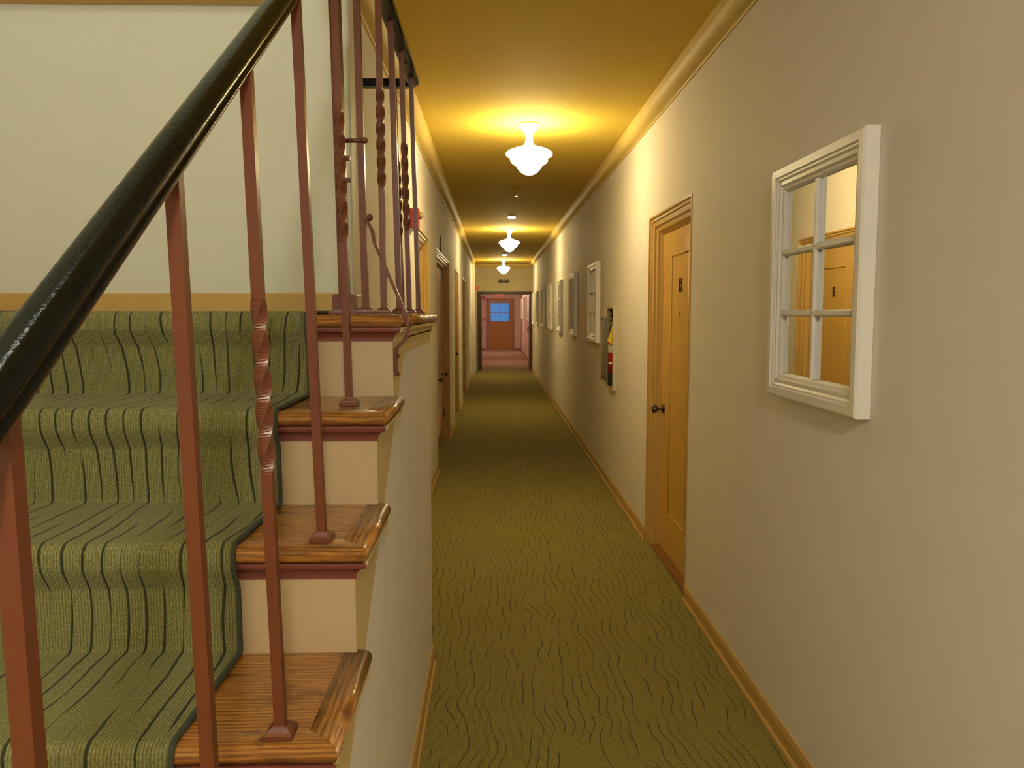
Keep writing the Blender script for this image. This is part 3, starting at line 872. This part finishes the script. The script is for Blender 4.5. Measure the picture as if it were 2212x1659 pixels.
# ------------------------------------------------------------------ mirrors on the right wall
MW, MH, MZ0, MD = .70, .765, 1.218, .044
def make_mirror(x):
    """mirror against the wall face x (wall on the +X side); local origin at the wall, near bottom corner"""
    root = thing('mirror', (x, 0, 0), 'm', 'mirror')
    o = Vector((x, 0, 0))
    fw = .080
    def P(d, y, z): return (x - d, y, z)
    # frame: mitred moulding, profile (inward offset, depth)
    prof = [(0, .001), (0, MD - .006), (.006, MD), (.030, MD), (.034, MD - .006), (.040, MD - .006), (.046, MD - .012), (.058, MD - .010), (.064, MD - .018), (.072, MD - .020), (fw, .016), (fw, .001)]
    mb = MB(); rings = []
    for (yy, zz, sy, sz) in ((0, MZ0, 1, 1), (MW, MZ0, -1, 1), (MW, MZ0 + MH, -1, -1), (0, MZ0 + MH, 1, -1)):
        rings.append([mb.bm.verts.new(P(d, yy + sy * a, zz + sz * a)) for a, d in prof])
    n = len(prof)
    for i in range(4):
        A, B = rings[i], rings[(i + 1) % 4]
        for j in range(n):
            k = (j + 1) % n
            mb.face([A[j], A[k], B[k], B[j]])
    mb.build('mirror_frame', M['white'], root)
    # glazing bars: one upright, two level
    mb = MB()
    yi0, yi1, zi0, zi1 = fw, MW - fw, MZ0 + fw, MZ0 + MH - fw
    ym = (yi0 + yi1) / 2
    bprof = [(-.011, .012), (-.011, .020), (-.006, .028), (.006, .028), (.011, .020), (.011, .012)]
    mb.sweep([(a, d) for a, d in bprof], [(Vector((x, ym, z)), Vector((0, 1, 0)), Vector((-1, 0, 0))) for z in (zi0, zi1)], smooth=False)
    for q in (1, 2):
        z = zi0 + (zi1 - zi0) * q / 3
        mb.sweep([(a, d) for a, d in bprof], [(Vector((x, y, z)), Vector((0, 0, 1)), Vector((-1, 0, 0))) for y in (yi0, yi1)], smooth=False)
    mb.build('glazing_bars', M['white'], root)
    mb = MB(); vs = [mb.bm.verts.new(P(.0125, y, z)) for y, z in ((yi0 - .006, zi0 - .006), (yi1 + .006, zi0 - .006), (yi1 + .006, zi1 + .006), (yi0 - .006, zi1 + .006))]
    mb.face(vs); r = bmesh.ops.extrude_face_region(mb.bm, geom=mb.bm.faces[:]); bmesh.ops.translate(mb.bm, verts=[v for v in r['geom'] if isinstance(v, bmesh.types.BMVert)], vec=(.004, 0, 0))
    mb.build('mirror_glass', M['mirror'], root)
    return root
proto = make_mirror(XR)
MIR = [(XR, 2.12, 'large white six pane framed mirror nearest the viewer, reflecting the door numbered 3'),
       (XR, 7.63, 'white framed mirror next past the extinguisher cabinet'),
       (XR, 9.70, 'second white framed mirror past the extinguisher cabinet'),
       (XR, 11.74, 'third white framed mirror past the extinguisher cabinet'),
       (XR, 13.82, 'fourth white framed mirror past the extinguisher cabinet'),
       (XR, 15.88, 'third to last white framed mirror before the dark doorway'),
       (XR, 17.96, 'second to last white framed mirror before the dark doorway'),
       (XR, 19.85, 'last white framed mirror, right beside the dark doorway')]
for i, (x, y, lab) in enumerate(MIR):
    o = proto if i == 0 else copy_tree(proto)
    o.location = (x, y, 0)
    tag(o, lab, 'mirror', 'framed mirrors along the right wall')
for y, lab in ((24.4, 'nearest framed mirror on the right wall inside the far corridor'), (26.6, 'second framed mirror inside the far corridor'),
               (28.8, 'third framed mirror inside the far corridor'), (31.0, 'framed mirror nearest the door with blue panes')):
    o = copy_tree(proto); o.location = (XFR, y, .06)
    tag(o, lab, 'mirror', 'framed mirrors in the far corridor')

# ------------------------------------------------------------------ ceiling lamps
def lamp_mats(tag_, col, e):
    return mat_emit('lamp_glass_' + tag_, col, e)
WARM = (1.0, .84, .46)
GL = lamp_mats('warm', WARM, 56.)
GLN = lamp_mats('hall', (1.0, .97, .93), 300.)
GLP = lamp_mats('far', (1.0, .68, .50), 82.)
GLS = lamp_mats('stair', (1.0, .97, .85), 56.)
NECK = lamp_mats('neck', (1.0, .78, .40), 1.6)
def make_lamp(z, glass):
    root = thing('ceiling_lamp', (0, 0, z), 'l', 'ceiling lamp')
    mb = MB(); mb.lathe([(.0, -.0005), (.062, -.0005), (.064, -.008), (.062, -.020), (.054, -.028), (.046, -.040), (.034, -.058), (.030, -.068), (.027, -.074), (0, -.074)], (0, 0, z), n=40)
    mb.build('canopy', M['offwhite'], root)
    mb = MB(); mb.lathe([(.0, -.1425), (.036, -.1425), (.052, -.150), (.085, -.160), (.120, -.172), (.142, -.182), (.154, -.194), (.155, -.203), (.148, -.212),
                         (.128, -.220), (.124, -.226), (.125, -.240), (.119, -.254), (.106, -.264), (.091, -.270), (.087, -.276), (.076, -.294), (.060, -.313), (.042, -.327), (.022, -.3345), (.0, -.337)], (0, 0, z), n=48)
    sh = mb.build('glass_shade', glass, root)
    mb = MB(); mb.lathe([(.0, -.0745), (.0235, -.0745), (.0235, -.100), (.0265, -.122), (.036, -.142), (0, -.142)], (0, 0, z), n=40)
    tag(mb.build('shade_neck', NECK, sh), 'dimmer narrow neck of the glass shade')
    return root
pl = make_lamp(ZC, GL)
XLAMP = .24
for i, (y, lab) in enumerate(((5.53, 'nearest lit schoolhouse lamp under the gold ceiling'), (12.37, 'middle lit schoolhouse lamp between the two small round ceiling lights'),
                              (19.40, 'farthest lit schoolhouse lamp, above the dark doorway'))):
    o = pl if i == 0 else copy_tree(pl)
    o.location = (XLAMP, y, ZC)
    tag(o, lab, 'ceiling lamp', 'schoolhouse lamps down the corridor')
# the lamps this hall has out of the frame: behind the viewpoint, up the stairwell and in the far corridor
def other_lamp(pos, glass, lab):
    o = copy_tree(pl); o.location = pos
    for c in o.children:
        if c.name.startswith('glass_shade'):
            c.data = c.data.copy(); c.data.materials[0] = glass
    o.name = 'schoolhouse_lamp'
    tag(o, lab, 'ceiling lamp', 'lamps outside the view')
other_lamp((XLAMP, -1.35, ZC), GLN, 'lit schoolhouse lamp behind the viewpoint')
other_lamp((-1.15, 1.0, ZT), GLS, 'lit schoolhouse lamp high in the stairwell')
other_lamp((.25, 24.6, ZF), GLP, 'lit schoolhouse lamp in the far corridor past the dark doorway')
other_lamp((.25, 29.4, ZF), GLP, 'lit schoolhouse lamp in the far corridor near the far door')

# glowing puck lights and sprinkler
PUCK = mat_emit('puck_lens', (1.0, .93, .74), 3.0)
def make_puck(y, lab):
    root = thing('puck_light', (XLAMP, y, ZC), lab, 'ceiling light', 'round puck lights on the ceiling')
    mb = MB(); mb.lathe([(0, -.0005), (.060, -.0005), (.060, -.007), (.055, -.010), (0, -.010)], (XLAMP, y, ZC), n=32); mb.build('mounting_ring', M['bronze'], root)
    mb = MB(); mb.lathe([(0, -.0105), (.052, -.0105), (.052, -.024), (.044, -.032), (.025, -.036), (0, -.037)], (XLAMP, y, ZC), n=32); mb.build('lens', PUCK, root)
make_puck(10.70, 'small round glowing light on the ceiling just before the middle lamp')
make_puck(17.55, 'small round glowing light on the ceiling just before the farthest lamp')
root = thing('fire_sprinkler', (XLAMP, 8.5, ZC), 'small chrome fire sprinkler on the ceiling behind the nearest lamp', 'sprinkler')
mb = MB(); mb.lathe([(0, -.0005), (.055, -.0005), (.050, -.010), (.025, -.016), (0, -.016)], (XLAMP, 8.5, ZC), n=28); mb.build('mounting_plate', M['ceil'], root)
mb = MB(); mb.lathe([(0, -.0165), (.012, -.0165), (.012, -.030), (.005, -.034), (.005, -.052), (0, -.052)], (XLAMP, 8.5, ZC), n=14)
for s in (-1, 1): mb.tube([(XLAMP + s * .010, 8.5, ZC - .03), (XLAMP + s * .014, 8.5, ZC - .042), (XLAMP + s * .004, 8.5, ZC - .056)], .0022, 6, up=Vector((0, 1, 0)))
mb.build('sprinkler_head', M['chrome'], root)
mb = MB(); mb.lathe([(.0, -.056), (.019, -.056), (.019, -.058), (0, -.058)], (XLAMP, 8.5, ZC), n=16); mb.build('deflector', M['chrome'], root)

# ------------------------------------------------------------------ fire alarm beside door 3
def fire_alarm(x, y, z, lab, letters=True):
    root = thing('fire_alarm', (x, y, z), lab, 'fire alarm')
    mb = MB(); mb.box((x + .0005, y - .055, z - .072), (x + .020, y + .055, z + .064), .003); mb.build('mounting_box', M['offwhite'], root)
    mb = MB(); mb.box((x + .0005 + .001, y - .058, z - .062), (x + .055, y + .050, z + .066), .004); mb.build('alarm_body', M['red'], root)
    mb = MB(); mb.lathe([(.024, 0), (.024, .006), (.021, .016), (.012, .024), (0, .027)], (x + .0555, y, z + .022), (1, 0, 0), 20); mb.build('strobe_lens', M['glass'], root)
    mb = MB(); mb.lathe([(.018, 0), (.010, .012), (0, .014)], (x + .0556, y, z + .022), (1, 0, 0), 14); mb.build('strobe_reflector', M['chrome'], root)
    if letters:
        place_text('lettering', 'F\nI\nR\nE', .020, M['ink'], root, (x + .030, y - .0585, z - .004), (1, 0, 0), (0, 0, 1), depth=.0006, line=.9)
fire_alarm(XL, 5.30, 2.098, 'red fire alarm with a clear strobe above and beside the door numbered 3')
fire_alarm(XL + .075, 20.25, 2.10, 'small red fire alarm on the left pier near the dark doorway')

# thin dark cable above the closet casing
mb = MB(); mb.tube([(XL + .006, 8.15, 2.10), (XL + .006, 8.15, 2.26)], .006, 8); tag(mb.build('cable_conduit', M['grey'], None, loc=(XL, 8.15, 2.1)), 'thin dark cable on the wall above the brown closet', 'cable')

# ------------------------------------------------------------------ extinguisher cabinet
y0, y1, z0, z1 = CAB
cab = thing('extinguisher_cabinet', (XR, (y0 + y1) / 2, z0), 'narrow recessed extinguisher cabinet with an open clear door in the right wall', 'extinguisher cabinet')
mb = MB()
g = .002
mb.box((XR - .03, y0 - .014, z0 - .018), (XR - .0005, y0 + .0015, z1 + .018)); mb.box((XR - .03, y1 - .0015, z0 - .018), (XR - .0005, y1 + .010, z1 + .018))
mb.box((XR - .03, y0 + .0015, z0 - .018), (XR - .0005, y1 - .0015, z0 + .0015)); mb.box((XR - .03, y0 + .0015, z1 - .0015), (XR - .0005, y1 - .0015, z1 + .018))
mb.build('cabinet_frame', M['steel'], cab)
mb = MB()
xo = XR - .0295
mb.box((xo, y0 + g, z0 + g), (XR + .17, y0 + g + .003, z1 - g)); mb.box((xo, y1 - g - .003, z0 + g), (XR + .17, y1 - g, z1 - g)); mb.box((xo, y0 + g, z0 + g), (XR + .17, y1 - g, z0 + g + .003)); mb.box((xo, y0 + g, z1 - g - .003), (XR + .17, y1 - g, z1 - g)); mb.box((XR + .165, y0 + g, z0 + g), (XR + .17, y1 - g, z1 - g))
mb.build('cabinet_tub', M['darkrec'], cab)
mb = MB(); mb.box((XR - .012, y1 + .014, .895), (XR - .008, y1 + .52, 1.46)); mb.build('clear_door', M['pane'], cab)
mb = MB()
for a, b in (((y1 + .014, .895), (y1 + .52, .895)), ((y1 + .014, 1.46), (y1 + .52, 1.46)), ((y1 + .52, .895), (y1 + .52, 1.46))):
    mb.tube([(XR - .010, a[0], a[1]), (XR - .010, b[0], b[1])], .004, 6, up=Vector((1, 0, 0)))
mb.build('door_rim', M['steel'], cab)
mb = MB(); mb.lathe([(.006, 0), (.006, .006), (0, .008)], (XR - .014, y1 + .51, 1.44), (-1, 0, 0), 10); mb.build('door_catch', M['chrome'], cab)
ex_x, ex_y, eb = XR + .018, 6.80, z0 + .0065
ex = thing('fire_extinguisher', (ex_x, ex_y, eb), 'red fire extinguisher with a yellow tag standing in the wall cabinet', 'fire extinguisher')
mb = MB(); mb.lathe([(0, 0), (.050, 0), (.056, .008), (.056, .095), (.0565, .105)], (ex_x, ex_y, eb), n=28); tag(mb.build('foot_band', M['hose'], ex), 'dark band at the foot of the extinguisher')
mb = MB(); mb.lathe([(.0, .1055), (.056, .1055), (.057, .36), (.054, .39), (.044, .42), (.028, .442), (.018, .450), (.018, .465), (0, .465)], (ex_x, ex_y, eb), n=32); mb.build('cylinder', M['redpaint'], ex)
for za, zb_, a0, a1, nm in ((.280, .350, PI * .75, PI * 1.75, 'paper_label'), (.180, .200, PI * 1.12, PI * 1.32, 'badge')):
    mb = MB(); pr = [Vector((math.cos(a), math.sin(a), 0)) for a in [a0 + (a1 - a0) * q / 12 for q in range(13)]]
    lo_ = [mb.bm.verts.new(Vector((ex_x, ex_y, eb + za)) + v_ * .0578) for v_ in pr]; hi_ = [mb.bm.verts.new(Vector((ex_x, ex_y, eb + zb_)) + v_ * .0578) for v_ in pr]
    for q in range(12): mb.face([lo_[q], lo_[q + 1], hi_[q + 1], hi_[q]], smooth=True)
    tag(mb.build(nm, M['steel'] if nm == 'paper_label' else M['offwhite'], ex), 'pale paper label')
mb = MB(); mb.lathe([(.016, .4655), (.020, .475), (.020, .52), (.014, .53), (0, .53)], (ex_x, ex_y, eb), n=20); mb.lathe([(.013, 0), (.013, .012), (0, .014)], (ex_x - .018, ex_y - .012, eb + .50), (-1, -.6, 0), 16); mb.build('valve', M['chrome'], ex)
mb = MB(); mb.bar([(ex_x, ex_y - .01, eb + .532), (ex_x - .035, ex_y - .03, eb + .55), (ex_x - .05, ex_y - .04, eb + .54)], .022, .006); mb.bar([(ex_x, ex_y - .01, eb + .55), (ex_x - .035, ex_y - .03, eb + .585), (ex_x - .05, ex_y - .04, eb + .59)], .022, .006); mb.bar([(ex_x, ex_y, eb + .528), (ex_x, ex_y, eb + .575)], .024, .024, up=Vector((0, 1, 0))); mb.build('squeeze_handle', M['hose'], ex)
mb = MB(); mb.tube([(ex_x - .01, ex_y + .02, eb + .51), (ex_x - .03, ex_y + .045, eb + .50), (ex_x - .04, ex_y + .052, eb + .44), (ex_x - .043, ex_y + .053, eb + .25), (ex_x - .043, ex_y + .052, eb + .12)], .009, 8); mb.build('hose', M['hose'], ex)
vs0 = [(-.022, -.030, .505), (-.030, -.046, .505), (-.074, -.062, .375), (-.034, -.066, .350), (-.020, -.050, .360)]
mb = MB()
A = [mb.bm.verts.new((ex_x + a, ex_y + b, eb + c)) for a, b, c in vs0]; B = [mb.bm.verts.new((ex_x + a + .0012, ex_y + b + .001, eb + c)) for a, b, c in vs0]
mb.face(A); mb.face(B)
for q in range(5): mb.face([A[q], A[(q + 1) % 5], B[(q + 1) % 5], B[q]])
tag(mb.build('inspection_tag', M['yellow'], ex), 'yellow inspection tag hanging from the valve')

# emergency light above the dark doorway
em = thing('emergency_light', (.27, YE, 2.32), 'grey twin head emergency light above the dark doorway', 'emergency light')
mb = MB(); mb.box((.20, YE - .07, 2.285), (.34, YE - .0005, 2.365), .008); mb.build('mounting_housing', M['grey'], em)
for s in (-1, 1):
    mb = MB(); mb.lathe([(.022, 0), (.046, .03), (.046, .045), (.040, .048), (0, .048)], (.27 + s * .085, YE - .04, 2.335), (s * .3, -1, -.25), 20); hd = mb.build('lamp_head', M['grey'], em)
    mb = MB(); mb.lathe([(.039, .0485), (.02, .054), (0, .055)], (.27 + s * .085, YE - .04, 2.335), (s * .3, -1, -.25), 20); mb.build('lens', M['darkrec'], hd)

# red boxes and EXIT sign on the far end wall
root = thing('fire_alarm', (-.395, YF, 2.095), 'red fire alarm high on the far end wall left of the brown door', 'fire alarm')
mb = MB(); mb.box((-.45, YF - .012, 2.04), (-.34, YF - .0005, 2.15)); mb.build('mounting_plate', M['offwhite'], root)
mb = MB(); mb.box((-.46, YF - .05, 2.03), (-.33, YF - .0125, 2.16), .006); mb.build('alarm_body', M['red'], root)
mb = MB(); mb.box((-.41, YF - .058, 2.085), (-.38, YF - .051, 2.105), .003); mb.build('strobe_lens', M['offwhite'], root)
root = thing('pull_station', (-.385, YF, 1.225), 'red pull station low on the far end wall beside the brown door', 'pull station')
mb = MB(); mb.box((-.43, YF - .012, 1.18), (-.34, YF - .0005, 1.275)); mb.build('mounting_plate', M['offwhite'], root)
mb = MB(); mb.box((-.44, YF - .045, 1.17), (-.33, YF - .0125, 1.285), .005); mb.build('station_body', M['red'], root)
mb = MB(); mb.box((-.42, YF - .056, 1.205), (-.35, YF - .046, 1.225), .003); mb.build('pull_bar', M['offwhite'], root)
root = thing('exit_sign', (.23, YF, 2.30), 'red glowing exit sign over the far brown door', 'exit sign')
mb = MB(); mb.box((.03, YF - .05, 2.205), (.43, YF - .0005, 2.40), .006); mb.build('sign_housing', mat_emit('exit_sign_red', (1.0, .03, .015), .9, (.4, .02, .02)), root)
place_text('lettering', 'EXIT', .17, mat_emit('exit_letters', (1.0, .45, .35), 2.0), root, (.23, YF - .0525, 2.305), (1, 0, 0), (0, 0, 1), depth=.001, bold=.003)

# ------------------------------------------------------------------ daylight outside the far door
w_ = bpy.data.worlds.new('dusk_sky'); S.world = w_
w_.use_nodes = True
bg = w_.node_tree.nodes['Background']
bg.inputs[0].default_value = (.085, .32, .80, 1)
bg.inputs[1].default_value = .68

# ------------------------------------------------------------------ camera
cam = bpy.data.cameras.new('camera')
co = bpy.data.objects.new('camera', cam); COL.objects.link(co)
cam.sensor_fit = 'HORIZONTAL'; cam.sensor_width = 36.0
cam.lens = 1755 / 2212 * 36.0
cam.clip_start = .02; cam.clip_end = 200
co.location = (0, 0, 1.5)
co.rotation_euler = (PI / 2 - math.radians(4.9986), 0, -math.radians(1.3007))
S.camera = co

# ------------------------------------------------------------------ view and light transport
vs = S.view_settings
vs.view_transform = 'Standard'; vs.look = 'None'; vs.gamma = 1; vs.exposure = 0.0; vs.use_curve_mapping = False
S.cycles.max_bounces = 10; S.cycles.diffuse_bounces = 6; S.cycles.glossy_bounces = 5; S.cycles.transmission_bounces = 8
S.cycles.sample_clamp_indirect = 8.0
S.cycles.caustics_reflective = False; S.cycles.caustics_refractive = False
